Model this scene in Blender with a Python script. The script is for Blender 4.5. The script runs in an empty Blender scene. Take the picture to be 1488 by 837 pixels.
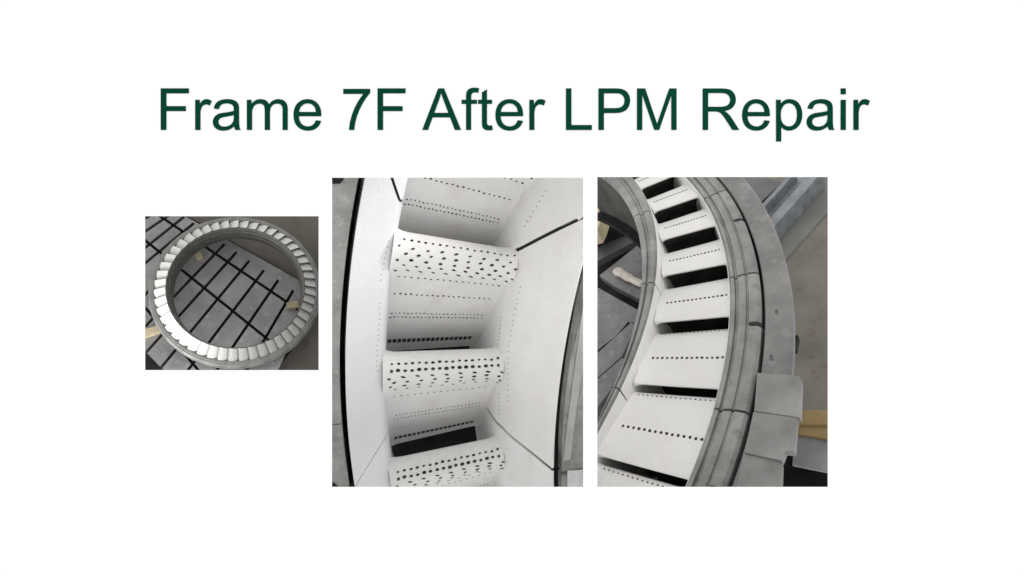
import bpy, bmesh, math, random
from mathutils import Matrix, Vector
random.seed(7)
S = bpy.context.scene
COL = S.collection

# ------------------------------------------------------------------ camera
# one photograph pixel = one millimetre on the white panel, which stands 0.8 m in front of the lens
F = 800.0; CX = 744.0; CY = 418.5; D = 0.8
cam_d = bpy.data.cameras.new('camera'); cam = bpy.data.objects.new('camera', cam_d); COL.objects.link(cam)
cam.rotation_euler = (math.radians(90), 0, 0)
cam_d.sensor_width = 36.0; cam_d.lens = F / 1488.0 * 36.0
cam_d.clip_start = 0.01; cam_d.clip_end = 100.0
S.camera = cam
# ------------------------------------------------------------------ light
W = bpy.data.worlds.new('World'); S.world = W; W.use_nodes = True
bg = W.node_tree.nodes['Background']
bg.inputs['Color'].default_value = (1.0, 0.995, 0.985, 1); bg.inputs['Strength'].default_value = 1.16
def area_lamp(name, loc, target, size, power, color=(1, 1, 1), spread=180):
    l = bpy.data.lights.new(name, 'AREA'); l.shape = 'DISK'; l.size = size; l.energy = power; l.color = color; l.spread = math.radians(spread)
    o = bpy.data.objects.new(name, l); COL.objects.link(o); o.location = loc
    o.rotation_euler = (Vector(target) - Vector(loc)).to_track_quat('-Z', 'Y').to_euler()
    return o
LAMPS = [('overhead_lamp', (.60, 1.0, 1.1), (.30, 1.1, -.1), .35, 0.5, (1, .99, .97), 180),  # unseen lamps added behind the panel to brighten the rings
         ('side_lamp', (-.80, .86, -.30), (-.50, 1.17, .02), .3, 0.75, (1, .99, .97), 90),
         ('side_lamp', (.36, .86, .42), (-.2, 1.05, 0), .2, 1.25, (1, .98, .96), 110)]
S.view_settings.view_transform = 'Standard'; S.view_settings.look = 'None'
S.view_settings.exposure = 0.0; S.view_settings.gamma = 1.0
S.render.engine = 'CYCLES'

# ------------------------------------------------------------------ helpers
def tag(o, label, cat, group=None):
    o['label'] = label; o['category'] = cat
    if group: o['group'] = group
    return o

def obj(name, mesh, parent=None, m=None):
    o = bpy.data.objects.new(name, mesh); COL.objects.link(o)
    if parent: o.parent = parent
    if m is not None and not mesh.materials: mesh.materials.append(m)
    return o

def mesh_from(verts, faces, smooth=None, bevel=0.0, name='mesh'):
    me = bpy.data.meshes.new(name)
    me.from_pydata([tuple(v) for v in verts], [], faces); me.update()
    bm = bmesh.new(); bm.from_mesh(me)
    bmesh.ops.remove_doubles(bm, verts=bm.verts, dist=1e-7)
    bmesh.ops.recalc_face_normals(bm, faces=bm.faces)
    if bevel:
        ed = [e for e in bm.edges if len(e.link_faces) == 2 and e.calc_face_angle(0) > math.radians(35)]
        bmesh.ops.bevel(bm, geom=ed, offset=bevel, segments=2, affect='EDGES', profile=0.6, clamp_overlap=True)
    bm.to_mesh(me); bm.free()
    if smooth:
        for p in me.polygons: p.use_smooth = True
        me.set_sharp_from_angle(angle=math.radians(smooth))
    return me

def material(name, c1, c2, scale=8.0, rough=0.55, metal=0.0, bump=0.0, bscale=60.0, spec=0.4, stretch=(1, 1, 1), lo=0.35, hi=0.65, c3=None):
    m = bpy.data.materials.new(name); m.use_nodes = True
    nt = m.node_tree; N = nt.nodes; L = nt.links; b = N['Principled BSDF']
    tc = N.new('ShaderNodeTexCoord'); mp = N.new('ShaderNodeMapping'); mp.inputs['Scale'].default_value = stretch
    L.new(tc.outputs['Object'], mp.inputs['Vector'])
    n1 = N.new('ShaderNodeTexNoise'); n1.inputs['Scale'].default_value = scale; n1.inputs['Detail'].default_value = 8; n1.inputs['Roughness'].default_value = 0.62
    L.new(mp.outputs['Vector'], n1.inputs['Vector'])
    cr = N.new('ShaderNodeValToRGB'); cr.color_ramp.elements[0].position = lo; cr.color_ramp.elements[1].position = hi
    cr.color_ramp.elements[0].color = (*c1, 1); cr.color_ramp.elements[1].color = (*c2, 1)
    L.new(n1.outputs['Fac'], cr.inputs['Fac'])
    col = cr.outputs['Color']
    if c3:
        n3 = N.new('ShaderNodeTexNoise'); n3.inputs['Scale'].default_value = scale * 5.3; n3.inputs['Detail'].default_value = 6
        L.new(mp.outputs['Vector'], n3.inputs['Vector'])
        r3 = N.new('ShaderNodeValToRGB'); r3.color_ramp.elements[0].position = 0.56; r3.color_ramp.elements[1].position = 0.72
        r3.color_ramp.elements[0].color = (0, 0, 0, 1); r3.color_ramp.elements[1].color = (0.7, 0.7, 0.7, 1)
        L.new(n3.outputs['Fac'], r3.inputs['Fac'])
        mx = N.new('ShaderNodeMixRGB'); mx.inputs['Color2'].default_value = (*c3, 1)
        L.new(r3.outputs['Color'], mx.inputs['Fac']); L.new(col, mx.inputs['Color1']); col = mx.outputs['Color']
    L.new(col, b.inputs['Base Color'])
    b.inputs['Roughness'].default_value = rough; b.inputs['Metallic'].default_value = metal
    b.inputs['Specular IOR Level'].default_value = spec
    if bump:
        n2 = N.new('ShaderNodeTexNoise'); n2.inputs['Scale'].default_value = bscale; n2.inputs['Detail'].default_value = 5
        L.new(mp.outputs['Vector'], n2.inputs['Vector'])
        bp_ = N.new('ShaderNodeBump'); bp_.inputs['Strength'].default_value = bump; bp_.inputs['Distance'].default_value = 0.004
        L.new(n2.outputs['Fac'], bp_.inputs['Height']); L.new(bp_.outputs['Normal'], b.inputs['Normal'])
    return m

def g(v, t=0.0): return (v * (1 + t), v, v * (1 - t))
M = {}
M['panel'] = material('white_panel', (.90, .90, .90), (.91, .91, .91), 3, 0.9, spec=0.0)
M['panel_back'] = material('grey_panel_back', (.64, .64, .64), (.67, .67, .67), 3, 0.9, spec=0.0)
M['bare'] = material('bare_oxidised_metal', (.05, .049, .046), (.10, .097, .092), 12, 0.6, spec=.2)  # dark tint stands in for shade on vane undersides and the inner wall
M['bare_grey'] = material('dull_brown_grey_metal', (.10, .098, .09), (.17, .166, .155), 12, 0.5, metal=.3, bump=.15, spec=.3)
M['ink'] = material('green_letter', (.0025, .046, .028), (.0030, .049, .030), 9, 0.9, spec=0.0)
M['coat'] = material('white_ceramic_coating', (.73, .72, .70), (.85, .847, .84), 3.2, 0.6, bump=.35, bscale=300, spec=.25, c3=(.76, .735, .70))
M['coat_cool'] = material('cool_white_coating', (.75, .75, .77), (.84, .845, .87), 3.2, 0.6, bump=.35, bscale=300, spec=.25, c3=(.79, .77, .75))
M['hole'] = material('cooling_hole', (.022, .020, .018), (.075, .07, .062), 60, 0.9, spec=0.1)  # near-black colour gives the shade inside open holes
M['steel'] = material('machined_grey_metal', (.19, .19, .185), (.33, .33, .32), 9, 0.45, metal=.3, bump=.3, bscale=110, c3=(.16, .16, .155))
M['cast'] = material('mottled_grey_casting', (.13, .13, .127), (.265, .262, .255), 6, 0.5, metal=.2, bump=.45, bscale=90, c3=(.30, .297, .29), lo=.3, hi=.7)
M['carrier'] = material('stained_grey_carrier', (.25, .255, .24), (.40, .40, .385), 16, 0.5, metal=.15, bump=.3, bscale=60, c3=(.50, .50, .49))
M['plate'] = material('light_grey_plate', (.20, .196, .19), (.36, .355, .35), 6, 0.6, metal=.1, bump=.12, bscale=50, c3=(.28, .27, .26))
M['dark'] = material('blackened_gap', (.016, .016, .017), (.032, .031, .03), 20, 0.8, spec=.1)  # near-black; also stands in for shade in gaps, slots and under rings
M['table'] = material('worn_steel_table', (.15, .152, .155), (.24, .24, .243), 7, 0.42, metal=.35, bump=.1, bscale=80, c3=(.30, .30, .30))
M['table_light'] = material('shiny_steel_table', (.27, .273, .277), (.40, .402, .405), 14, 0.3, metal=.4, bump=.2, bscale=160, c3=(.46, .46, .46))
M['etch'] = material('etched_number', (.10, .10, .10), (.13, .13, .13), 20, 0.7)
M['table_dark'] = material('dark_steel_table', (.10, .10, .102), (.15, .15, .152), 6, 0.5, metal=.2, bump=.1, bscale=60)
M['floor'] = material('brown_concrete_floor', (.15, .14, .12), (.225, .205, .178), 5, 0.75, bump=.15, bscale=40, c3=(.14, .115, .09))
M['floor_plate'] = material('grey_green_floor_plate', (.15, .152, .14), (.20, .20, .185), 5, 0.65, bump=.1, bscale=40)
M['rail'] = material('blue_grey_steel_rail', (.17, .185, .20), (.28, .295, .31), 22, 0.45, metal=.3, bump=.1, stretch=(1, 1, 1))
M['wood'] = material('pale_wood', (.50, .42, .27), (.66, .57, .40), 10, 0.7, bump=.15, bscale=40, stretch=(1, 6, 1))
M['ochre'] = material('ochre_board', (.36, .25, .11), (.48, .35, .17), 10, 0.75, bump=.1)
M['paper'] = material('creased_white_paper', (.55, .56, .57), (.70, .71, .72), 9, 0.8, bump=.3, bscale=12)
M['sheet'] = material('creased_grey_sheet', (.26, .263, .27), (.38, .383, .39), 9, 0.7, bump=.4, bscale=12)
M['cloth'] = material('cream_rolled_cloth', (.55, .49, .42), (.74, .70, .64), 14, 0.85, bump=.3, bscale=30)
M['coat_grey'] = material('pale_worn_strip', (.38, .38, .36), (.50, .50, .48), 18, 0.5, bump=.2)
M['foil'] = material('white_crinkled_label', (.6, .62, .63), (.85, .86, .87), 30, 0.5, bump=.5, bscale=60)

# camera space (x right, y up, z to the viewer) -> world
C2W = Matrix(((1, 0, 0), (0, 0, -1), (0, 1, 0)))
class Frame:
    """A ring-centred frame: ring plane z = 0, radius 1 = the scale s in metres."""
    def __init__(self, R, C, s):
        self.R = Matrix(R); self.C = Vector(C); self.s = s
        self.o = -(self.R.transposed() @ self.C)
        self.rot = (C2W @ self.R); self.loc = (C2W @ self.C) * s
        self.mat = Matrix.Translation(self.loc) @ self.rot.to_4x4()
    def at(self, x, y, z):                     # photo pixel on the plane z of this frame -> local point (unit radius)
        d = self.R.transposed() @ Vector(((x - CX) / F, -(y - CY) / F, -1))
        t = (z - self.o.z) / d.z
        return self.o + d * t
    def empty(self, name):
        e = bpy.data.objects.new(name, None); COL.objects.link(e)
        e.location = self.loc; e.rotation_euler = self.rot.to_euler(); e.empty_display_size = .05
        return e
    def place(self, name, verts, faces, m, smooth=None, bevel=0.0):
        """a free-standing thing given in local unit coordinates; its origin goes to its own base"""
        c = Vector((0, 0, 0))
        for v in verts: c += Vector(v)
        c /= len(verts); c.z = min(v[2] for v in verts)
        me = mesh_from([(Vector(v) - c) * self.s for v in verts], faces, smooth, bevel, name)
        o = obj(name, me, None, m)
        o.location = self.mat @ (c * self.s); o.rotation_euler = self.rot.to_euler()
        return o
    def child(self, name, verts, faces, m, parent, smooth=None, bevel=0.0):
        me = mesh_from([Vector(v) * self.s for v in verts], faces, smooth, bevel, name)
        return obj(name, me, parent, m)

def prism(poly, z0, z1):
    """poly: local (x, y) points; z0 top, z1 bottom"""
    n = len(poly)
    v = [(p[0], p[1], z0) for p in poly] + [(p[0], p[1], z1) for p in poly]
    f = [list(range(n)), list(range(2 * n - 1, n - 1, -1))]
    f += [[i, i + n, (i + 1) % n + n, (i + 1) % n] for i in range(n)]
    return v, f

def sweep(prof, a0, a1, n):
    """closed (r, z) profile turned about the ring axis from angle a0 to a1 (degrees)"""
    k = len(prof); v = []; f = []
    for i in range(n + 1):
        a = math.radians(a0 + (a1 - a0) * i / n)
        for r, z in prof: v.append((r * math.cos(a), r * math.sin(a), z))
    for i in range(n):
        for j in range(k):
            j2 = (j + 1) % k
            f.append([i * k + j, i * k + j2, (i + 1) * k + j2, (i + 1) * k + j])
    f.append(list(range(k))[::-1]); f.append([n * k + j for j in range(k)])
    return v, f

def sweep_cut(prof, e0, e1, n):
    """like sweep, but the two cut edges may run askew: e0(r, z) and e1(r, z) give the end angles"""
    k = len(prof); v = []
    for i in range(n + 1):
        for r, z in prof:
            a0, a1 = e0(r, z), e1(r, z); a = math.radians(a0 + (a1 - a0) * i / n)
            v.append((r * math.cos(a), r * math.sin(a), z))
    return v, sweep(prof, 0, 1, n)[1]

def spline(pts, n):
    """Catmull-Rom through open pts"""
    out = []
    P = [pts[0]] + list(pts) + [pts[-1]]
    for i in range(1, len(P) - 2):
        for k in range(n):
            t = k / n
            q = []
            for d in range(2):
                a, b, c, e = P[i - 1][d], P[i][d], P[i + 1][d], P[i + 2][d]
                q.append(.5 * (2 * b + (c - a) * t + (2 * a - 5 * b + 4 * c - e) * t * t + (3 * b - a - 3 * c + e) * t ** 3))
            out.append(tuple(q))
    out.append(tuple(pts[-1]))
    return out

def vane_mesh(prof, radii, fill=0.0, reach=.012, flip=1):
    """closed (angle in degrees, z) profile spanning the given radii; fill swells the ends into fillets"""
    k = len(prof); v = []; f = []
    nrm = []
    for j in range(k):
        (a0, z0), (a1, z1) = prof[j - 1], prof[(j + 1) % k]
        dx, dz = math.radians(a1 - a0) * .9, z1 - z0; L = math.hypot(dx, dz) or 1
        nrm.append((-dz / L * flip, dx / L * flip))
    for r in radii:
        d = 0.0
        if fill:
            e = min(r - radii[0], radii[-1] - r); d = fill * max(0, 1 - e / reach) ** 2.2
        for (a, z), (nx, nz) in zip(prof, nrm):
            t = math.radians(a) + nx * d / .9; v.append((r * math.cos(t), r * math.sin(t), z + nz * d))
    n = len(radii) - 1
    for i in range(n):
        for j in range(k):
            j2 = (j + 1) % k
            f.append([i * k + j, i * k + j2, (i + 1) * k + j2, (i + 1) * k + j])
    f.append(list(range(k))[::-1]); f.append([n * k + j for j in range(k)])
    return v, f

def span(r0, r1, n, reach=.012):
    """radii from r0 to r1, closer together at both ends"""
    q = [0, .15, .32, .5, .7, 1.0]
    return [r0 + reach * t for t in q] + [r0 + reach + (r1 - r0 - 2 * reach) * i / n for i in range(1, n)] + [r1 - reach * t for t in q[::-1]]

def holes_mesh(items, lift):
    """items: (centre, radial axis * half width, tangent axis * half height, normal); a sunken cup with a thin rim for each"""
    v = []; f = []
    for c, ax, ay, nrm in items:
        b = len(v); n = 10
        for i in range(n):
            t = 2 * math.pi * i / n
            v.append(c + ax * math.cos(t) + ay * math.sin(t) + nrm * lift)
        f.append(list(range(b, b + n)))
        for i in range(n):
            t = 2 * math.pi * i / n
            v.append(c + ax * 1.02 * math.cos(t) + ay * 1.02 * math.sin(t) - nrm * lift)
        f += [[b + i, b + n + i, b + n + (i + 1) % n, b + (i + 1) % n] for i in range(n)]
    return v, f

def surf_point(curve, a, r, side=1):
    """point, tangent and normal on an open (angle, z) curve at angle a and radius r"""
    for i in range(len(curve) - 1):
        if curve[i][0] <= a <= curve[i + 1][0]:
            t = (a - curve[i][0]) / max(1e-9, curve[i + 1][0] - curve[i][0])
            z = curve[i][1] + t * (curve[i + 1][1] - curve[i][1])
            sl = (curve[i + 1][1] - curve[i][1]) / max(1e-9, math.radians(curve[i + 1][0] - curve[i][0]) * r)
            th = math.radians(a)
            er = Vector((math.cos(th), math.sin(th), 0)); et = Vector((-math.sin(th), math.cos(th), 0))
            tan = (et + Vector((0, 0, sl))).normalized()
            return er * r + Vector((0, 0, z)), er, tan, er.cross(tan).normalized()
    return None

def notch(o, verts, faces, s):
    """cut a slot into a finished mesh"""
    cut = bpy.data.objects.new('cutter', mesh_from([Vector(v) * s for v in verts], faces)); COL.objects.link(cut)
    cut.parent = o.parent
    md = o.modifiers.new('cut', 'BOOLEAN'); md.operation = 'DIFFERENCE'; md.object = cut; md.solver = 'EXACT'
    bpy.context.view_layer.update()
    dg = bpy.context.evaluated_depsgraph_get()
    me = bpy.data.meshes.new_from_object(o.evaluated_get(dg))
    o.modifiers.clear(); o.data = me
    bpy.data.objects.remove(cut)
    for p in me.polygons: p.use_smooth = True
    me.set_sharp_from_angle(angle=math.radians(30))

# ------------------------------------------------------------------ the white panel with its three openings
def px(x, y, d=D): return Vector(((x - CX) * d / F, d, -(y - CY) * d / F))
WINS = [(210, 314, 463, 538), (482, 258, 847.5, 708), (868, 257, 1203.5, 708)]
xs = sorted({-260, 1750, *[w[0] for w in WINS], *[w[2] for w in WINS]})
ys = sorted({-260, 1100, *[w[1] for w in WINS], *[w[3] for w in WINS]})
v = []; f = []; TH = 0.0015
idx = {}
for i, x in enumerate(xs):
    for j, y in enumerate(ys):
        p = px(x, y); idx[(i, j)] = len(v); v += [tuple(p), (p.x, p.y + TH, p.z)]
cells = set()
for i in range(len(xs) - 1):
    for j in range(len(ys) - 1):
        mx, my = (xs[i] + xs[i + 1]) / 2, (ys[j] + ys[j + 1]) / 2
        if not any(w[0] < mx < w[2] and w[1] < my < w[3] for w in WINS): cells.add((i, j))
for (i, j) in cells:
    q = [idx[(i, j)], idx[(i + 1, j)], idx[(i + 1, j + 1)], idx[(i, j + 1)]]
    f.append(q); f.append([k + 1 for k in q][::-1])
    for (di, dj, a, b) in ((-1, 0, 0, 3), (1, 0, 1, 2), (0, -1, 0, 1), (0, 1, 3, 2)):
        if (i + di, j + dj) not in cells: f.append([q[a], q[b], q[b] + 1, q[a] + 1])
panel = obj('backdrop', mesh_from(v, f), None, M['panel'])
panel.data.materials.append(M['panel_back'])
for p in panel.data.polygons:
    if all(abs(panel.data.vertices[k].co.y - (D + TH)) < 1e-6 for k in p.vertices): p.material_index = 1
panel['kind'] = 'structure'; panel['label'] = 'plain white panel with three rectangular picture openings below the green heading'

# ------------------------------------------------------------------ heading letters (outlines in font units, 2048 to the em)
def Q(*a): return ('Q',) + a
G = {
 'F': (1251, [[(168, 0), (168, 1466), (1157, 1466), (1157, 1293), (362, 1293), (362, 839), (1050, 839), (1050, 666), (362, 666), (362, 0)]]),
 'r': (682, [[(133, 0), (133, 1062), (295, 1062), (295, 901), Q(357, 1014, 409.5, 1050), Q(462, 1086, 525, 1086), Q(616, 1086, 710, 1028), (648, 861), Q(582, 900, 516, 900), Q(457, 900, 410, 864.5), Q(363, 829, 343, 766), Q(313, 670, 313, 556), (313, 0)]]),
 'a': (1139, [[(828, 131), Q(728, 46, 635.5, 11), Q(543, -24, 437, -24), Q(262, -24, 168, 61.5), Q(74, 147, 74, 280), Q(74, 358, 109.5, 422.5), Q(145, 487, 202.5, 526), Q(260, 565, 332, 585), Q(385, 599, 492, 612), Q(710, 638, 813, 674), Q(814, 711, 814, 721), Q(814, 831, 763, 876), Q(694, 937, 558, 937), Q(431, 937, 370.5, 892.5), Q(310, 848, 281, 735), (105, 759), Q(129, 872, 184, 941.5), Q(239, 1011, 343, 1048.5), Q(447, 1086, 584, 1086), Q(720, 1086, 805, 1054), Q(890, 1022, 930, 973.5), Q(970, 925, 986, 851), Q(995, 805, 995, 685), (995, 445), Q(995, 194, 1006.5, 127.5), Q(1018, 61, 1052, 0), (864, 0), Q(836, 56, 828, 131)],
            [(813, 533), Q(715, 493, 519, 465), Q(408, 449, 362, 429), Q(316, 409, 291, 370.5), Q(266, 332, 266, 285), Q(266, 213, 320.5, 165), Q(375, 117, 480, 117), Q(584, 117, 665, 162.5), Q(746, 208, 784, 287), Q(813, 348, 813, 467)]]),
 'm': (1706, [[(135, 0), (135, 1062), (296, 1062), (296, 913), Q(346, 991, 429, 1038.5), Q(512, 1086, 618, 1086), Q(736, 1086, 811.5, 1037), Q(887, 988, 918, 900), Q(1044, 1086, 1246, 1086), Q(1404, 1086, 1489, 998.5), Q(1574, 911, 1574, 729), (1574, 0), (1395, 0), (1395, 669), Q(1395, 777, 1377.5, 824.5), Q(1360, 872, 1314, 901), Q(1268, 930, 1206, 930), Q(1094, 930, 1020, 855.5), Q(946, 781, 946, 617), (946, 0), (766, 0), (766, 690), Q(766, 810, 722, 870), Q(678, 930, 578, 930), Q(502, 930, 437.5, 890), Q(373, 850, 344, 773), Q(315, 696, 315, 551), (315, 0)]]),
 'e': (1139, [[(862, 342), (1048, 319), Q(1004, 156, 885, 66), Q(766, -24, 581, -24), Q(348, -24, 211.5, 119.5), Q(75, 263, 75, 522), Q(75, 790, 213, 938), Q(351, 1086, 571, 1086), Q(784, 1086, 919, 941), Q(1054, 796, 1054, 533), Q(1054, 517, 1053, 485), (261, 485), Q(271, 310, 360, 217), Q(449, 124, 582, 124), Q(681, 124, 751, 176), Q(821, 228, 862, 342)],
            [(271, 633), (864, 633), Q(852, 767, 796, 834), Q(710, 938, 573, 938), Q(449, 938, 364.5, 855), Q(280, 772, 271, 633)]]),
 '7': (1139, [[(97, 1274), (97, 1447), (1046, 1447), (1046, 1307), Q(906, 1158, 768.5, 911), Q(631, 664, 556, 403), Q(502, 219, 487, 0), (302, 0), Q(305, 173, 370, 418), Q(435, 663, 556.5, 890.5), Q(678, 1118, 815, 1274)]]),
 'A': (1366, [[(-3, 0), (560, 1466), (769, 1466), (1369, 0), (1148, 0), (977, 444), (364, 444), (203, 0)], [(420, 602), (917, 602), (764, 1008), Q(694, 1193, 660, 1312), Q(632, 1171, 581, 1032)]]),
 'f': (569, [[(178, 0), (178, 922), (19, 922), (19, 1062), (178, 1062), (178, 1175), Q(178, 1282, 197, 1334), Q(223, 1404, 288.5, 1447.5), Q(354, 1491, 472, 1491), Q(548, 1491, 640, 1473), (613, 1316), Q(557, 1326, 507, 1326), Q(425, 1326, 391, 1291), Q(357, 1256, 357, 1160), (357, 1062), (564, 1062), (564, 922), (357, 922), (357, 0)]]),
 't': (569, [[(528, 161), (554, 2), Q(478, -14, 418, -14), Q(320, -14, 266, 17), Q(212, 48, 190, 98.5), Q(168, 149, 168, 311), (168, 922), (36, 922), (36, 1062), (168, 1062), (168, 1325), (347, 1433), (347, 1062), (528, 1062), (528, 922), (347, 922), (347, 301), Q(347, 224, 356.5, 202), Q(366, 180, 387.5, 167), Q(409, 154, 449, 154), Q(479, 154, 528, 161)]]),
 'L': (1139, [[(150, 0), (150, 1466), (344, 1466), (344, 173), (1066, 173), (1066, 0)]]),
 'P': (1366, [[(158, 0), (158, 1466), (711, 1466), Q(857, 1466, 934, 1452), Q(1042, 1434, 1115, 1383.5), Q(1188, 1333, 1232.5, 1242), Q(1277, 1151, 1277, 1042), Q(1277, 855, 1158, 725.5), Q(1039, 596, 728, 596), (352, 596), (352, 0)], [(352, 769), (731, 769), Q(919, 769, 998, 839), Q(1077, 909, 1077, 1036), Q(1077, 1128, 1030.5, 1193.5), Q(984, 1259, 908, 1280), Q(859, 1293, 727, 1293), (352, 1293)]]),
 'M': (1706, [[(152, 0), (152, 1466), (444, 1466), (791, 428), Q(839, 283, 861, 211), Q(886, 291, 939, 446), (1290, 1466), (1551, 1466), (1551, 0), (1364, 0), (1364, 1227), (938, 0), (763, 0), (339, 1248), (339, 0)]]),
 'R': (1479, [[(161, 0), (161, 1466), (811, 1466), Q(1007, 1466, 1109, 1426.5), Q(1211, 1387, 1272, 1287), Q(1333, 1187, 1333, 1066), Q(1333, 910, 1232, 803), Q(1131, 696, 920, 667), Q(997, 630, 1037, 594), Q(1122, 516, 1198, 399), (1453, 0), (1209, 0), (1015, 305), Q(930, 437, 875, 507), Q(820, 577, 776.5, 605), Q(733, 633, 688, 644), Q(655, 651, 580, 651), (355, 651), (355, 0)], [(355, 819), (772, 819), Q(905, 819, 980, 846.5), Q(1055, 874, 1094, 934.5), Q(1133, 995, 1133, 1066), Q(1133, 1170, 1057.5, 1237), Q(982, 1304, 819, 1304), (355, 1304)]]),
 'p': (1139, [[(135, -407), (135, 1062), (299, 1062), (299, 924), Q(357, 1005, 430, 1045.5), Q(503, 1086, 607, 1086), Q(743, 1086, 847, 1016), Q(951, 946, 1004, 818.5), Q(1057, 691, 1057, 539), Q(1057, 376, 998.5, 245.5), Q(940, 115, 828.5, 45.5), Q(717, -24, 594, -24), Q(504, -24, 432.5, 14), Q(361, 52, 315, 110), (315, -407)], [(298, 525), Q(298, 320, 381, 222), Q(464, 124, 582, 124), Q(702, 124, 787.5, 225.5), Q(873, 327, 873, 540), Q(873, 743, 789.5, 844), Q(706, 945, 590, 945), Q(475, 945, 386.5, 837.5), Q(298, 730, 298, 525)]]),
 'i': (455, [[(136, 0), (136, 1062), (316, 1062), (316, 0)], [(136, 1259), (136, 1466), (316, 1466), (316, 1259)]]),
 '5': (1139, [[(85, 384), (274, 400), Q(295, 262, 371.5, 192.5), Q(448, 123, 556, 123), Q(686, 123, 776, 221), Q(866, 319, 866, 481), Q(866, 635, 779.5, 724), Q(693, 813, 553, 813), Q(466, 813, 396, 773.5), Q(326, 734, 286, 671), (117, 693), (259, 1446), (988, 1446), (988, 1274), (403, 1274), (324, 880), Q(456, 972, 601, 972), Q(793, 972, 925, 839), Q(1057, 706, 1057, 497), Q(1057, 298, 941, 153), Q(800, -25, 556, -25), Q(356, -25, 229.5, 87), Q(103, 199, 85, 384)]]),
 '6': (1139, [[(1019, 1107), (840, 1093), Q(816, 1199, 772, 1247), Q(699, 1324, 592, 1324), Q(506, 1324, 441, 1276), Q(356, 1214, 307, 1095), Q(258, 976, 256, 756), Q(321, 855, 415, 903), Q(509, 951, 612, 951), Q(792, 951, 918.5, 818.5), Q(1045, 686, 1045, 476), Q(1045, 338, 985.5, 219.5), Q(926, 101, 822, 38), Q(718, -25, 586, -25), Q(361, -25, 219, 140.5), Q(77, 306, 77, 686), Q(77, 1111, 234, 1304), Q(371, 1472, 603, 1472), Q(776, 1472, 886.5, 1375), Q(997, 1278, 1019, 1107)], [(284, 475), Q(284, 382, 323.5, 297), Q(363, 212, 434, 167.5), Q(505, 123, 583, 123), Q(697, 123, 779, 215), Q(861, 307, 861, 465), Q(861, 617, 780, 704.5), Q(699, 792, 576, 792), Q(454, 792, 369, 704.5), Q(284, 617, 284, 475)]]),
}
def glyph_mesh(ch, scale, depth):
    """filled outline, extruded; returns a mesh in the XZ plane with its front at y = -depth"""
    cu = bpy.data.curves.new('outline', 'CURVE'); cu.dimensions = '2D'; cu.fill_mode = 'BOTH'; cu.extrude = depth / 2
    for cont in G[ch][1]:
        pts = []
        for c in cont:
            if c[0] == 'Q':
                x0, y0 = pts[-1]
                for k in range(1, 7):
                    t = k / 6
                    pts.append(((1 - t) ** 2 * x0 + 2 * t * (1 - t) * c[1] + t * t * c[3], (1 - t) ** 2 * y0 + 2 * t * (1 - t) * c[2] + t * t * c[4]))
            else: pts.append(c)
        if abs(pts[0][0] - pts[-1][0]) + abs(pts[0][1] - pts[-1][1]) < 1e-6: pts.pop()
        sp = cu.splines.new('POLY'); sp.points.add(len(pts) - 1); sp.use_cyclic_u = True
        for p, q in zip(sp.points, pts): p.co = (q[0] * scale, q[1] * scale, 0, 1)
    o = bpy.data.objects.new('outline', cu); COL.objects.link(o)
    bpy.context.view_layer.update()
    me = bpy.data.meshes.new_from_object(o.evaluated_get(bpy.context.evaluated_depsgraph_get()))
    bpy.data.objects.remove(o); bpy.data.curves.remove(cu)
    return me

U = 0.04115
head = bpy.data.objects.new('heading', None); COL.objects.link(head)
head.location = px(744, 189); head.location.y -= 0.0006
tag(head, 'dark green sans serif heading across the white panel above the pictures', 'heading')
glyphs = {}
pen = 0.0
for word, dx in (('Frame', 0), ('7F', 1.0), ('After', -2.0), ('LPM', -1.0), ('Repair', 0.4)):
    for ch in word:
        if ch not in glyphs:
            me = glyph_mesh(ch, U * 0.001, 0.0008); me.transform(Matrix.Rotation(math.radians(90), 4, 'X'))
            me.name = 'letter'; me.materials.append(M['ink']); glyphs[ch] = me
        o = obj('letter', glyphs[ch], head)
        o.location = Vector(((234 - 168 * U + pen * U + dx - 744) * 0.001, 0, 0))
        pen += G[ch][0]
    pen += 569

# ================================================================== PICTURE ON THE RIGHT: exit side of the ring, seen along the vanes
A3 = Frame([[0.8923920237, -0.0031692733, -0.4512498551], [0.3686397949, 0.5818702657, 0.7249356492], [0.2602713539, -0.8132754451, 0.5204247042]],
           [-0.4838704039, -0.1805323605, -1.3056642017], 1.6)
ring3 = A3.empty('nozzle_ring')
tag(ring3, 'grey banded nozzle ring with broad white vanes each drilled with one row of holes', 'turbine ring')
OUT3 = [(.9555, -.004), (.9575, 0), (.9625, 0), (.9637, -.0045), (.9665, -.0045), (.9680, -.0005), (.9785, .0012), (.9797, -.0012), (.9815, -.0012), (.9827, .0012), (.9945, 0), (.9985, -.004), (.9985, -.11), (.976, -.11), (.970, -.165), (.9555, -.165)]
OUTW3 = [(.9550, -.0045), (.9550, -.165), (.9520, -.165), (.9520, -.03), (.9535, -.006)]
def rm(a): return max(.8275, min(.870, .8445 + .00082 * (a + 13)))         # outer edge of the inner band's land
IN3 = [(0, .020), (.11, .0245), (.36, .0245), (.42, .0205), (.55, .0205), (.61, .0245), (.90, .0235), (1, .019), (1, .004), (0, .012)]
INW3 = [(.0004, .0185), (.0010, .0175), (.0032, -.010), (.0040, -.03), (.0045, -.165), (.0004, -.165)]
HG = 7.5 - .10
def sweep_map(prof, fn, a0, a1, n):
    v = []
    for i in range(n + 1):
        a = a0 + (a1 - a0) * i / n; t = math.radians(a)
        for u, z in prof:
            r = fn(u, a); v.append((r * math.cos(t), r * math.sin(t), z))
    return v, sweep(prof, 0, 1, n)[1]
PROF3_TOP = spline([(0, -.0202), (.10, -.0188), (1.4, -.0202), (2.8, -.0238), (4.4, -.0305), (5.8, -.037), (6.7, -.0445), (7.15, -.056), (7.25, -.080), (7.25, -.12), (7.0, -.16)], 4)
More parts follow.
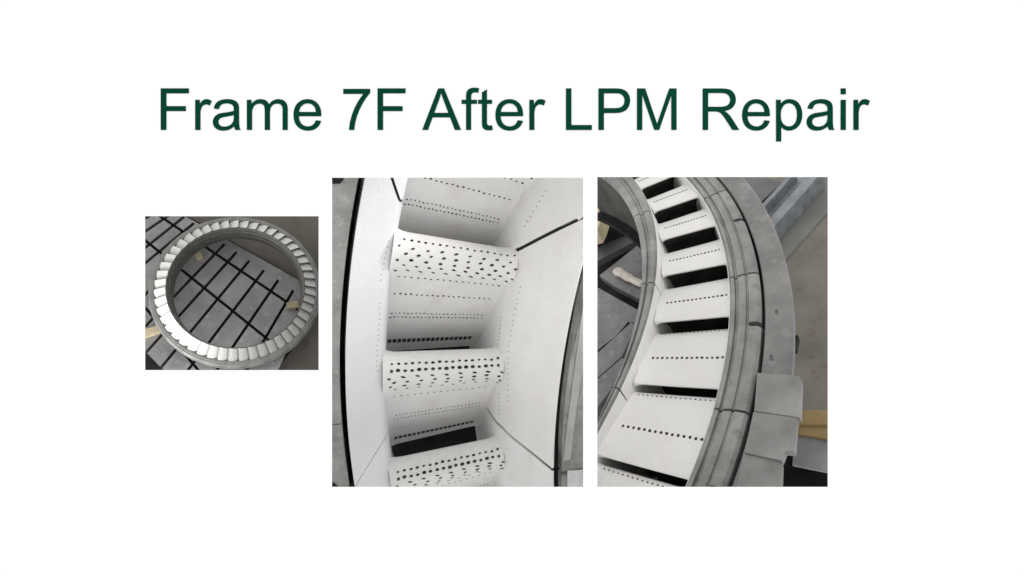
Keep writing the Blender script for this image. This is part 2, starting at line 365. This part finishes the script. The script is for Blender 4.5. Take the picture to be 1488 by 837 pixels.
PROF3_BOT = spline([(3.6, -.16), (3.6, -.11), (3.0, -.07), (1.8, -.043), (.6, -.0270), (0.02, -.0218)], 3)
PROF3 = PROF3_TOP + PROF3_BOT
om = owm = None
for k, jc in enumerate((22.5, 7.5, -7.5, -22.5, -37.5)):
    if om is None:
        ob = A3.child('outer_band', *sweep(OUT3, -HG, HG, 20), M['steel'], ring3, 30)
        a0 = 7.5 - 6.35
        nv = []
        for i in range(9):                                             # U-shaped slot from the rim inwards
            t = math.pi * i / 8 + math.pi / 2
            nv.append((.9865 + .0045 * math.cos(t), .0045 * math.sin(t)))
        nv = [(1.01, .0045)] + nv + [(1.01, -.0045)]
        ca, sa = math.cos(math.radians(a0)), math.sin(math.radians(a0))
        notch(ob, *prism([(x * ca - y * sa, x * sa + y * ca) for x, y in nv], .02, -.016), A3.s)
        om = ob.data
        b1 = A3.child('outer_platform', *sweep(OUTW3, -HG, HG, 20), M['coat'], ring3, 30); owm = b1.data
        parts = [ob, b1]
    else:
        parts = [obj('outer_band', om, ring3), obj('outer_platform', owm, ring3)]
    for p in parts: p.rotation_euler = (0, 0, math.radians(jc))
    A3.child('inner_band', *sweep_map(IN3, lambda u, a: .8207 + u * (rm(a) - .8207), jc - HG, jc + HG, 20), M['steel'], ring3, 30)
    A3.child('inner_wall', *sweep_map([(.25, .0075), (.97, .0035), (.97, -.166), (.55, -.166)], lambda u, a: .8207 + u * (rm(a) - .8207), jc - HG, jc + HG, 20), M['bare'], ring3, 30)  # dark colour put in for the shaded inner side
    A3.child('inner_platform', *sweep_map(INW3, lambda u, a: u + rm(a), jc - HG, jc + HG, 20), M['coat'], ring3, 30)
def tilt(q, t):
    """the inner end of a vane sits a little higher and further round"""
    q = Matrix.Rotation(math.radians(-.8 * t), 3, 'Z') @ q; q.z += .018 * t
    return q
def shade_underside(o, k, j0, n):
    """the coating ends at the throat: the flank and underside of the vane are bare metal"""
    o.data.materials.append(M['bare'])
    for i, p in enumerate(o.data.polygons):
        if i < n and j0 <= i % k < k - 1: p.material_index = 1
TES = (24.9, 17.6, 10.2, 2.8, -4.2, -11.3, -18.9, -27.2, -35.6, -43.9)
for tn_, te in zip(TES, TES[1:]):
    us = (tn_ - te) / 7.5
    zk = max(.35, min(1.0, 1 + (te + 14) * .030))                        # the plates nearer the joint corner lie flatter
    PT = [(a * us, -.0188 + (z + .0188) * zk if z > -.06 else z) for a, z in PROF3_TOP]
    r0 = rm(te + 3) + .0010; r1 = .9560
    radii = span(r0, r1, 5, .014)
    vv, vf = vane_mesh(PT + [(a * us, z) for a, z in PROF3_BOT], radii, .0036, .014)
    kk = len(PROF3); vv = [tilt(Vector(q), (r1 - radii[i // kk]) / (r1 - r0)) for i, q in enumerate(vv)]
    vo = A3.child('vane', vv, vf, M['coat'], ring3, 35); shade_underside(vo, kk, len(PROF3_TOP) - 7, len(vf) - 2)
    vo.rotation_euler = (0, 0, math.radians(te))
    it = []
    for row, (a, n, w, h) in enumerate(((3.15, 15, .0020, .0025), (6.72, 17, .0015, .0012))):
        for i in range(n):
            r = r0 + .0130 + (r1 - .0105 - r0 - .0130) * i / (n - 1)
            c, er, tn, nn = surf_point(PT, (a + random.uniform(-.02, .02)) * us, r)
            c = tilt(c + nn * (.0036 * max(0, 1 - min(r - r0, r1 - r) / .014) ** 2.2), (r1 - r) / (r1 - r0))
            it.append((c, er * w * random.uniform(.85, 1.1), tn * h * random.uniform(.85, 1.1), nn))
    hv, hf = holes_mesh(it, .0003)
    h = A3.child('cooling_holes', hv, hf, M['hole'], vo); h['kind'] = 'stuff'
sup = A3.child('support_ring', *sweep([(1.0020, -.008), (1.0035, -.0055), (1.036, -.0055), (1.0385, -.008), (1.0385, -.020), (1.0020, -.10)], -46, 30, 90), M['cast'], ring3, 30)
def etched(ch, x, y, h):
    p0, pu, pr = A3.at(x, y, -.0050), A3.at(x, y - 1, -.0050), A3.at(x + 1, y, -.0050)
    ux, uy = (pr - p0), (pu - p0)
    me = glyph_mesh(ch, 1 / 1466, .00001)
    for q in me.vertices: q.co = (p0 + ux * (q.co.x * h) + uy * (q.co.y * h)) * A3.s
    o = obj('etched_number', me, sup, M['etch'])
etched('5', 1117.5, 523.5, 8.0); etched('6', 1126, 456, 6.5)
seat = A3.child('seat_ring', *sweep([(.9988, -.05), (1.0017, -.05), (1.0017, -.115), (.9988, -.115)], -46, 30, 60), M['dark'], ring3, 30)
A3.child('base_ring', *sweep([(.825, -.168), (.985, -.168), (.985, -.18), (.825, -.18)], -46, 30, 60), M['dark'], ring3, 30)  # dark ring added underneath so the vane gaps stay dark

def poly_at(fr, pts, z): return [tuple(fr.at(x, y, z))[:2] for x, y in pts]
# clamping plates laid round the near part of the support ring
def z5(pts): return [(1050 + x / 5.231, 400 + y / 5.231) for x, y in pts]
def z6(pts): return [(1050 + x / 5.231, 550 + y / 5.231) for x, y in pts]
for pts, z, th, lab in (
    (z6([(262, 5 - 50), (585, -20), (602, 12), (592, 296), (240, 246)]), .000, .010, 'broad pale grey plate with a clipped corner lying beside the slotted band'),
    (z6([(233, 252), (570, 296), (548, 556), (482, 548), (452, 625), (165, 562)]), -.001, .010, 'pale grey plate with a notched corner beside the ochre boards'),
    (z6([(160, 568), (450, 632), (440, 900), (60, 1000)]), -.004, .012, 'darker scuffed grey plate next to the deep black recess')):
    o = A3.place('clamp_plate', *prism(poly_at(A3, pts, z), z, z - th), M['plate'], None, .0012)
    tag(o, lab, 'plate', 'grey plates clamped round the slotted ring')

# floor, table and things round the ring
ZF = -.42
big = poly_at(A3, [(700, 200), (1330, 200), (1330, 780), (700, 780)], ZF)
o = A3.place('floor', *prism(big, ZF, ZF - .01), M['floor']); o['kind'] = 'structure'
def z4(pts): return [(1050 + x / 5.577, 255 + y / 5.577) for x, y in pts]
o = A3.place('floor_plate', *prism(poly_at(A3, z4([(380, 480), (800, -20), (1100, -100), (860, 285), (500, 695), (300, 900), (150, 700)]), ZF + .005), ZF + .005, ZF), M['floor_plate'])
tag(o, 'flat grey-green steel sheet on the floor next to the blue-grey rail', 'sheet')
# the rail: a long steel channel with two flanges
re = A3.empty('steel_rail'); tag(re, 'long blue-grey steel channel rail lying on the sheet beside the ring', 'rail')
for nm, pts, z0, z1 in (('flange', z4([(230, 330), (560, -30), (595, -30), (262, 340)]), ZF + .075, ZF + .006),
                        ('web', z4([(262, 350), (590, -20), (760, -60), (330, 420)]), ZF + .045, ZF + .006),
                        ('flange', z4([(330, 410), (715, -30), (805, -30), (395, 440)]), ZF + .06, ZF + .006)):
    A3.child(nm, *prism(poly_at(A3, pts, z0), z0, z1), M['rail'], re, None, .0015)
o = A3.place('slab', *prism(poly_at(A3, z4([(60, 20), (330, 20), (490, 50), (300, 225), (200, 330), (60, 300)]), ZF + .06), ZF + .06, ZF + .006), M['table_dark'], None, .002)
tag(o, 'dark grey flat slab at the end of the blue-grey rail', 'slab')
o = A3.place('paper_scrap', *prism(poly_at(A3, z4([(440, 452), (462, 462), (480, 462), (500, 448), (503, 456), (482, 472), (458, 472)]), ZF + .008), ZF + .008, ZF + .0055), M['paper'])
tag(o, 'tiny curled white paper scrap on the grey-green sheet', 'scrap')
A3.child('lug', *prism(poly_at(A3, [(1150, 488), (1160, 487), (1157, 505), (1152, 506)], -.022), -.022, -.034), M['dark'], sup)
# slotted table inside the ring
ZT = -.30
def z1(pts): return [(866 + x / 8.375, 255 + y / 8.375) for x, y in pts]
def z2(pts): return [(866 + x / 6.975, 345 + y / 6.975) for x, y in pts]
def z3(pts): return [(866 + x / 5.58, 455 + y / 5.58) for x, y in pts]
tb = A3.empty('slotted_table'); tag(tb, 'grey steel table of large plates parted by black slots inside the ring', 'table')
A3.child('table_base', *prism(poly_at(A3, [(845, 330), (1000, 290), (1000, 480), (950, 640), (845, 735)], ZT - .075), ZT - .075, ZT - .10), M['dark'], tb)
for pts, m in ((z1([(-60, 800), (60, 690), (310, 610), (560, 690), (540, 760), (-20, 1060), (-160, 1100)]), M['table_dark']),
               (z2([(35, 385), (470, 40), (620, 60), (620, 720), (415, 610), (190, 495)]), M['table']),
               (z2([(-60, 480), (15, 505), (390, 715), (480, 760), (460, 950), (330, 850), (200, 1000), (-60, 1200)]), M['table']),
               (z3([(-60, 390), (295, 65), (330, 90), (210, 350), (-60, 590)]), M['table']),
               (z3([(-60, 600), (210, 362), (250, 380), (120, 620), (-60, 860)]), M['table'])):
    A3.child('plate_tile', *prism(poly_at(A3, pts, ZT), ZT, ZT - .02), m, tb, None, .0012)
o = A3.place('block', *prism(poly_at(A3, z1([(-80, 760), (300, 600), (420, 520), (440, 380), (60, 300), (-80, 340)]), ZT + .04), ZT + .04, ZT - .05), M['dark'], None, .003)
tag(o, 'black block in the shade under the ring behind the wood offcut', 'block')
o = A3.place('wood_block', *prism(poly_at(A3, z1([(-120, 380), (20, 375), (112, 405), (60, 560), (15, 660), (-120, 700)]), ZT + .09), ZT + .09, ZT + .041), M['wood'], None, .002)
tag(o, 'pale wood offcut resting on the black block inside the ring', 'wood block')
# rolled cloth on the table
pa, pb = A3.at(*z2([(200, 335)])[0], ZT + .012), A3.at(*z2([(470, 480)])[0], ZT + .012)
v = []; f = []; n = 14; rings = 9
ax = (pb - pa); L = ax.length; ax.normalize(); sd = ax.cross(Vector((0, 0, 1))).normalized()
for i in range(rings):
    t = i / (rings - 1); rr = .0105 * (1 - .35 * t) * (.75 if i in (0,) else 1) * (1 + .12 * math.sin(i * 2.1))
    for j in range(n):
        q = 2 * math.pi * j / n; w = rr * (1 + .09 * math.sin(3 * q + i * .7))
        v.append(pa + ax * (L * t) + sd * (w * 1.25 * math.cos(q)) + Vector((0, 0, w * math.sin(q))))
for i in range(rings - 1):
    for j in range(n): f.append([i * n + j, i * n + (j + 1) % n, (i + 1) * n + (j + 1) % n, (i + 1) * n + j])
f.append(list(range(n))); f.append([(rings - 1) * n + j for j in range(n)][::-1])
o = A3.place('rolled_cloth', v, f, M['cloth'], 60); tag(o, 'cream rolled cloth lying on the table between the black slots', 'cloth')
# things below right
for i, (pts, z) in enumerate(((z6([(560, 240), (860, 238), (860, 352), (560, 344)]), -.20), (z6([(560, 348), (860, 358), (860, 470), (560, 415)]), -.205))):
    o = A3.place('ochre_board', *prism(poly_at(A3, pts, z), z, z - .03), M['ochre'], None, .002)
    tag(o, ['ochre wooden board farther from the creased sheet, beside the plates', 'ochre wooden board touching the creased grey sheet'][i], 'board')
o = A3.place('creased_sheet', *prism(poly_at(A3, z6([(545, 420), (860, 462), (860, 720), (530, 655)]), -.21), -.21, -.215), M['sheet'], None, .001)
tag(o, 'creased pale grey sheet below the ochre boards', 'sheet')
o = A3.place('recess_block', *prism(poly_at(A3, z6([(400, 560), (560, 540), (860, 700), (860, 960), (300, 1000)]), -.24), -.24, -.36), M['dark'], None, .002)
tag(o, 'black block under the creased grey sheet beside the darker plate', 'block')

# ================================================================== PICTURE IN THE MIDDLE: inlet side of the ring, looking into the passages
A2 = Frame([[0.9513738417, 0.1133188697, 0.2864378589], [-0.0343422390, 0.9630980112, -0.2669509908], [-0.3061183168, 0.2441332723, 0.9201578786]],
           [0.7905900165, -0.0751500907, -0.8399590125], 1.8)
ring2 = A2.empty('nozzle_ring')
tag(ring2, 'white coated nozzle ring with round-nosed vanes covered in many cooling holes', 'turbine ring')
OUT2 = spline([(1.0, 0), (.985, -.004), (.970, -.0085), (.9635, -.013), (.9600, -.024), (.9580, -.045), (.957, -.15)], 4) + [(.975, -.15), (.990, -.08), (1.0, -.07)]
IN2 = spline([(.8125, .0935), (.8200, .060), (.8290, .020), (.8345, -.006), (.8385, -.025), (.8400, -.06), (.8405, -.15)], 4) + [(.815, -.15), (.8115, -.06), (.8100, .05), (.8105, .0925)]
# the joints between the segments open out towards the rims
def fan(a, rc, rr, spread):
    return lambda r, z: 180 + a + spread * min(1, max(0, (r - rc) / (rr - rc)))
def fin(a, spread, deep=1.6):
    return lambda r, z: 180 + a + spread * min(1, max(0, (z - .012) / .08)) + deep * min(1.2, max(0, (.012 - z) / .04))
def sh(fn, d): return lambda r, z: fn(r, z) + d
o_cut = [lambda r, z: 180 - 19.0, fan(-7.5, .9635, 1.0, -3.6), fan(7.5, .9635, 1.0, 2.6), lambda r, z: 180 + 20.0]
i_cut = [lambda r, z: 180 - 13.2, fin(-6.9, -3.3), fin(8.1, -.45, 0.0), lambda r, z: 180 + 20.0]
og = [0, .17, .03, 0]; ig = [0, .16, .13, 0]
for k in (1, 2):
    A2.child('joint_seal', *sweep_cut([(r + .0012, z - .0016) for r, z in OUT2[:25]] + [(1.003, -.15), (1.006, -.004)], sh(o_cut[k], -og[k]), sh(o_cut[k], og[k]), 1), M['dark'], ring2)  # dark strip added behind each joint in place of its shade
    A2.child('joint_seal', *sweep_cut([(r - .0013, z - .001) for r, z in IN2[:25] if k > 1 or z < .07] + [(.822, -.15), (.8075, .06)], sh(i_cut[k], -.7), sh(i_cut[k], .7), 2), M['dark'], ring2)
for k in range(3):
    A2.child('outer_band', *sweep_cut(OUT2, sh(o_cut[k], og[k]), sh(o_cut[k + 1], -og[k + 1]), 30), M['coat_cool'], ring2, 35)
    A2.child('inner_band', *sweep_cut([q for q in IN2 if k or q[1] < .086], sh(i_cut[k], ig[k]), sh(i_cut[k + 1], -ig[k + 1]), 30), M['coat'], ring2, 35)
P2_TOP = spline([(0, -.026), (.12, -.018), (.55, -.0105), (1.15, -.008), (1.85, -.0122), (2.55, -.0215), (3.2, -.0310), (4.2, -.0425), (6.0, -.060), (7.4, -.078), (8.85, -.100), (9.9, -.117)], 4)
P2_BOT = spline([(9.8, -.122), (6.5, -.108), (3.8, -.082), (1.5, -.052), (.4, -.036), (0.02, -.030)], 3)
radii = span(.8350, .9635, 6, .017)
vv, vf = vane_mesh(P2_TOP + P2_BOT, radii, .0042, .017)
vm2 = mesh_from([Vector(q) * A2.s for q in vv], vf, 40, name='vane')
def rows(spec, big=1.0):
    it = []
    for a, n, r0, r1, w, h, slant, zig in spec:
        for i in range(n):
            r = r0 + (r1 - r0) * i / max(1, n - 1)
            s_ = surf_point(P2_TOP, a + random.uniform(-.03, .03) + (zig if i % 2 else 0), r + random.uniform(-.0003, .0003))
            if not s_: continue
            c, er, tn, nn = s_
            c = c + nn * (.0042 * max(0, 1 - min(r - .8350, .9635 - r) / .017) ** 2.2)
            e1 = (er * math.cos(slant) + tn * math.sin(slant)); e2 = nn.cross(e1)
            k = random.uniform(.82, 1.15) * big
            it.append((c, e1 * w * k * 1.1, e2 * h * k * .92, nn))
    return it
SPEC_A = [(.35, 17, .838, .953, .0014, .0012, .2, 0), (.75, 9, .842, .958, .0020, .0011, .35, 0), (1.12, 10, .836, .950, .0019, .0013, .3, 0),
          (1.5, 9, .842, .958, .0019, .0016, .1, 0), (1.85, 10, .836, .950, .0019, .0012, -.25, 0), (2.2, 10, .840, .958, .0022, .0010, -.3, 0),
          (2.75, 17, .845, .952, .0011, .0011, 0, 0), (4.15, 19, .848, .952, .0011, .0011, 0, 0),
          (5.75, 24, .850, .952, .0009, .0009, 0, 0), (6.1, 25, .849, .953, .0010, .0010, 0, 0)]
SPEC_B = [(.42, 17, .840, .954, .0016, .0013, .1, 0), (.80, 17, .840, .955, .0019, .0017, .0, 0), (1.25, 9, .836, .958, .0023, .0011, -.3, 0),
          (1.6, 9, .838, .952, .0019, .0014, .15, 0), (1.95, 9, .836, .956, .0018, .0012, .1, 0), (2.3, 10, .838, .950, .0013, .0008, .1, 0),
          (3.2, 15, .848, .950, .0009, .0006, 0, 0), (5.3, 24, .850, .948, .0007, .0007, 0, 0), (5.7, 26, .850, .950, .0007, .0007, 0, 0)]
hm = []
for sp, big in ((SPEC_A, .97), (SPEC_B, 1.06)):
    hv, hf = holes_mesh(rows(sp, big), .0003)
    hm.append(mesh_from([q * A2.s for q in hv], hf, name='cooling_holes'))
# square exit slots, each a thin raised plate coloured for the shade inside
it = []
for i in range(18):
    r = .8530 + .0965 * i / 17
    c, er, tn, nn = surf_point(P2_TOP, 8.6, r)
    it.append((c, er * .0024, tn * .0034, nn))
v = []; f = []
for c, e1, e2, nn in it:
    b = len(v)
    for lift, kk in ((.0004, 1), (-.0004, 1)):
        for sx, sy in ((-1, -1), (1, -1), (1, 1), (-1, 1)): v.append(c + e1 * sx * .85 + e2 * sy * 1.3 + nn * lift)
    f += [[b, b + 1, b + 2, b + 3]] + [[b + k, b + 4 + k, b + 4 + (k + 1) % 4, b + (k + 1) % 4] for k in range(4)]
sm2 = mesh_from([q * A2.s for q in v], f, name='exit_slots')
for na, kind in ((-13.3, 0), (-5.75, 0), (2.05, 1), (9.75, 1), (17.3, 1)):
    vo = obj('vane', vm2, ring2, M['coat']); vo.rotation_euler = (0, 0, math.radians(180 + na))
    h = obj('cooling_holes', hm[kind], vo, M['hole']); h['kind'] = 'stuff'
    s_ = obj('exit_slots', sm2, vo, M['hole']); s_['kind'] = 'stuff'
# rows of pin holes in the two bands
def band_holes(prof, items):
    out = []
    for r, a, w in items:
        z = None
        for i in range(len(prof) - 1):
            lo, hi = sorted((prof[i][0], prof[i + 1][0]))
            if lo <= r <= hi and hi > lo:
                t = (r - prof[i][0]) / (prof[i + 1][0] - prof[i][0]); z = prof[i][1] + t * (prof[i + 1][1] - prof[i][1])
                dr, dz = prof[i + 1][0] - prof[i][0], prof[i + 1][1] - prof[i][1]; break
        if z is None: continue
        th = math.radians(180 + a); er = Vector((math.cos(th), math.sin(th), 0)); et = Vector((-math.sin(th), math.cos(th), 0))
        tn = (er * dr + Vector((0, 0, dz))).normalized(); nn = tn.cross(et).normalized()
        if nn.z < 0: nn = -nn
        out.append((er * r + Vector((0, 0, z)), tn * w, et * w, nn))
    return out
its = []
for i in range(22): its.append((.8330 - .0012 * abs(i - 11) / 11, -3.5 + i * .42 + random.uniform(-.05, .05), .0006))
for i in range(9): its.append((.8380, -.6 + i * .3, .0006))
for i in range(8): its.append((.8310 + .0006 * i, -10.5 + i * .4, .0006))
for i in range(6): its.append((.8365, 5.4 + i * .35, .0006))
hv, hf = holes_mesh(band_holes(IN2[:25], its), .0003)
h = A2.child('pin_holes', hv, hf, M['hole'], ring2); h['kind'] = 'stuff'
its = []
for i in range(14): its.append((.9690 + random.uniform(-.0006, .0006), -1.5 + i * .33, .00045))
for i in range(8): its.append((.9680 + .0004 * i, -5.2 + i * .33, .00045))
hv, hf = holes_mesh(band_holes(OUT2[:25], its), .0003)
h = A2.child('pin_holes', hv, hf, M['hole'], ring2); h['kind'] = 'stuff'
# metal carrier rings either side, with a deep dark gap before each
def arc(r, a0, a1, n=40): return [(r * math.cos(math.radians(a0 + (a1 - a0) * i / n)), r * math.sin(math.radians(a0 + (a1 - a0) * i / n))) for i in range(n + 1)]
p = poly_at(A2, [(475, 230), (475, 300), (475, 610), (475, 735)], -.004)
aa = [math.degrees(math.atan2(q[1], q[0])) % 360 for q in p]
def carrier(name, r, pix, z, zb, m):
    p = poly_at(A2, pix, z); aa = [math.degrees(math.atan2(q[1], q[0])) % 360 for q in p]
    return A2.child(name, *prism(p + arc(r, aa[-1], aa[0]), z, zb), m, ring2, None, .0012)
carrier('outer_carrier', 1.0054, [(475, 225), (475, 618)], -.004, -.10, M['carrier'])
carrier('outer_carrier', 1.0054, [(475, 619), (475, 800)], -.0045, -.10, M['carrier'])
A2.child('gap_floor', *sweep([(1.0003, -.060), (1.0051, -.060), (1.0051, -.10), (1.0003, -.10)], 180 - 12, 180 + 17, 40), M['dark'], ring2, 30)  # near-black floor added for the shade deep in the gap
carrier('inner_carrier', .7985, [(857, 352), (857, 677)], .083, .072, M['carrier'])
carrier('inner_carrier', .7985, [(857, 683), (857, 740)], .083, .072, M['carrier'])
A2.child('gap_floor', *sweep([(.8092, .055), (.7900, .055), (.7900, .048), (.8092, .048)], 180 - 9, 180 + 15, 40), M['dark'], ring2, 30)  # closes the inner gap with the same painted shade
A2.child('dark_pad', *prism(poly_at(A2, [(475, 240), (503, 240), (499, 262), (494, 267), (475, 267)], -.002), -.002, -.0038), M['dark'], ring2)
A2.child('dark_pad', *prism(poly_at(A2, [(475, 706), (484, 702), (490, 707), (492, 722), (475, 730)], -.003), -.003, -.0042), M['dark'], ring2)
A2.child('foil_label', *prism(poly_at(A2, [(825, 685), (857, 683), (857, 735), (824, 735)], .0845), .0845, .0832), M['foil'], ring2)
A2.child('carrier_strip', *prism(poly_at(A2, [(857, 420), (857, 470), (838, 590), (829, 668), (818, 670), (832, 560), (848, 440)], .0843), .0843, .0832), M['coat_grey'], ring2)
# dark surface added below the passages to block light and keep them dark
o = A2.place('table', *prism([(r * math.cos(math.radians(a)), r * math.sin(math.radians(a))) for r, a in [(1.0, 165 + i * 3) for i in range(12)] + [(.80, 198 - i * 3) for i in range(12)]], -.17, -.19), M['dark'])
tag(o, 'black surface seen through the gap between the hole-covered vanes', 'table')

# ================================================================== PICTURE ON THE LEFT: the whole ring on its slotted table
A1 = Frame([[0.92106099, -0.09634364, 0.37731227], [0.0, 0.96891242, 0.24740396], [-0.38941834, -0.22787414, 0.89242744]],
           [-3.78186379, -0.01314311, -7.62891274], .15)
ring1 = A1.empty('nozzle_ring')
tag(ring1, 'complete nozzle ring of white vanes lying over the slotted steel table', 'turbine ring')
OUT1 = [(.999, -.012), (1.0, .006), (1.026, .008), (1.030, -.010), (1.058, -.014), (1.064, -.022), (1.064, -.09), (1.084, -.098), (1.084, -.19), (1.060, -.20), (1.050, -.25), (.995, -.25), (.999, -.10)]
IN1 = [(.8535, .140), (.8540, -.10), (.866, -.25), (.815, -.25), (.815, -.12), (.822, -.11), (.822, .02), (.832, .03), (.832, .105), (.838, .112), (.838, .138), (.842, .143)]
bo = bi = None
for k in range(24):
    if bo is None:
        p1 = A1.child('outer_band', *sweep(OUT1, -7.46, 7.46, 10), M['steel'], ring1, 30)
        p2 = A1.child('inner_band', *sweep(IN1, -7.46, 7.46, 10), M['bare_grey'], ring1, 30); bo, bi = p1.data, p2.data
    else: p1, p2 = obj('outer_band', bo, ring1), obj('inner_band', bi, ring1)
    p1.rotation_euler = p2.rotation_euler = (0, 0, math.radians(15 * k))
P1 = [(0, .028), (1.8, .016), (3.7, .002), (5.6, -.016), (7.2, -.036), (8.0, -.050), (8.0, -.16), (4.2, -.16), (3.6, -.08), (2.0, -.008), (0, .022)]
vv, vf = vane_mesh(P1, [.8530, .90, .95, .9995])
vv = [(x, y, z + .137 * (1 - math.hypot(x, y)) / .147) for x, y, z in vv]
vm1 = mesh_from([Vector(q) * A1.s for q in vv], vf, 40, name='vane')
vm1.materials.append(M['coat']); vm1.materials.append(M['bare'])
for i, p in enumerate(vm1.polygons):
    if i < len(vf) - 2 and i % len(P1) >= 5 and i % len(P1) < len(P1) - 1: p.material_index = 1  # flank and underside coloured dark for the shade between vanes
for k in range(48):
    o = obj('vane', vm1, ring1, M['coat']); o.rotation_euler = (0, 0, math.radians(7.5 * k + 1.0))
# table of plates: grid lines as they run in the photograph, laid on the table plane
Z0 = -.40
def zz(x, y): return (200 + x / 3.401, 304 + y / 3.401)
cross = [((20, 55), (80, 20)), ((41, 107), (130, 46)), ((60, 172), (224, 41)), ((38, 265), (270, 75)), ((40, 420), (345, 108)), ((190, 420), (430, 170)), ((215, 515), (490, 210)), ((270, 595), (555, 250)), ((355, 655), (625, 300)), ((470, 680), (695, 350)), ((620, 655), (770, 400)), ((770, 650), (850, 480))]
longs = [((430, 170), (770, 400)), ((120, 40), (740, 460)), ((45, 160), (640, 640)), ((-40, 395), (330, 830)), ((-60, 610), (120, 797))]
def inter(l1, l2):
    (x1, y1), (x2, y2) = l1; (x3, y3), (x4, y4) = l2
    d = (x1 - x2) * (y3 - y4) - (y1 - y2) * (x3 - x4)
    a = x1 * y2 - y1 * x2; b = x3 * y4 - y3 * x4
    return ((a * (x3 - x4) - (x1 - x2) * b) / d, (a * (y3 - y4) - (y1 - y2) * b) / d)
def off(l, d):
    (x1, y1), (x2, y2) = l; n = math.hypot(x2 - x1, y2 - y1)
    nx, ny = -(y2 - y1) / n * d, (x2 - x1) / n * d
    return ((x1 + nx, y1 + ny), (x2 + nx, y2 + ny))
tb1 = A1.empty('slotted_table'); tag(tb1, 'steel table of plates with a grid of black slots under the whole ring', 'table')
A1.child('table_base', *prism(poly_at(A1, [zz(*p) for p in ((-60, -60), (100, -40), (250, 35), (820, 360), (900, 480), (760, 700), (600, 900), (-60, 900))], Z0 - .10), Z0 - .10, Z0 - .14), M['dark'], tb1)
GW = 6.9
A1.child('plate_tile', *prism(poly_at(A1, [zz(*p) for p in ((-20, -135), (430, 170), (770, 400), (850, 455), (905, 410), (800, 352), (245, 40), (60, -80))], Z0), Z0, Z0 - .08), M['table_light'], tb1, None, .0003)
for i in range(len(longs) - 1):
    for j in range(len(cross) - 1):
        la, lb = off(longs[i], GW if i else 0), off(longs[i + 1], -GW)
        ca, cb = off(cross[j], GW), off(cross[j + 1], -GW)
        if (inter(la, ca)[0] > inter(la, cb)[0]): ca, cb = off(cross[j], -GW), off(cross[j + 1], GW)
        q = [inter(la, ca), inter(la, cb), inter(lb, cb), inter(lb, ca)]
        if max(abs(x) + abs(y) for x, y in q) > 2600: continue
        A1.child('plate_tile', *prism(poly_at(A1, [zz(*p) for p in q], Z0), Z0, Z0 - .08), M['table_light'], tb1, None, .0003)
ZF1 = -.62
o = A1.place('floor', *prism(poly_at(A1, [(110, 250), (535, 250), (535, 600), (110, 600)], ZF1), ZF1, ZF1 - .02), M['floor']); o['kind'] = 'structure'
for lab, pts, zt, zb in (('pale wood block holding up the ring near the table corner', ((275, 205), (305, 195), (320, 235), (292, 245)), -.29, -.395),
                    ('pale wood block under the ring edge where a slot meets it', ((735, 462), (790, 450), (800, 480), (740, 490)), -.29, -.395),
                    ('yellowish wood beam sticking out from under the ring rim', ((10, 600), (110, 570), (125, 600), (10, 640)), -.28, -.395)):
    o = A1.place('wood_block', *prism(poly_at(A1, [zz(*p) for p in pts], zt), zt, zb), M['wood'], None, .0004)
    tag(o, lab, 'wood block')

for a in LAMPS: area_lamp(*a)
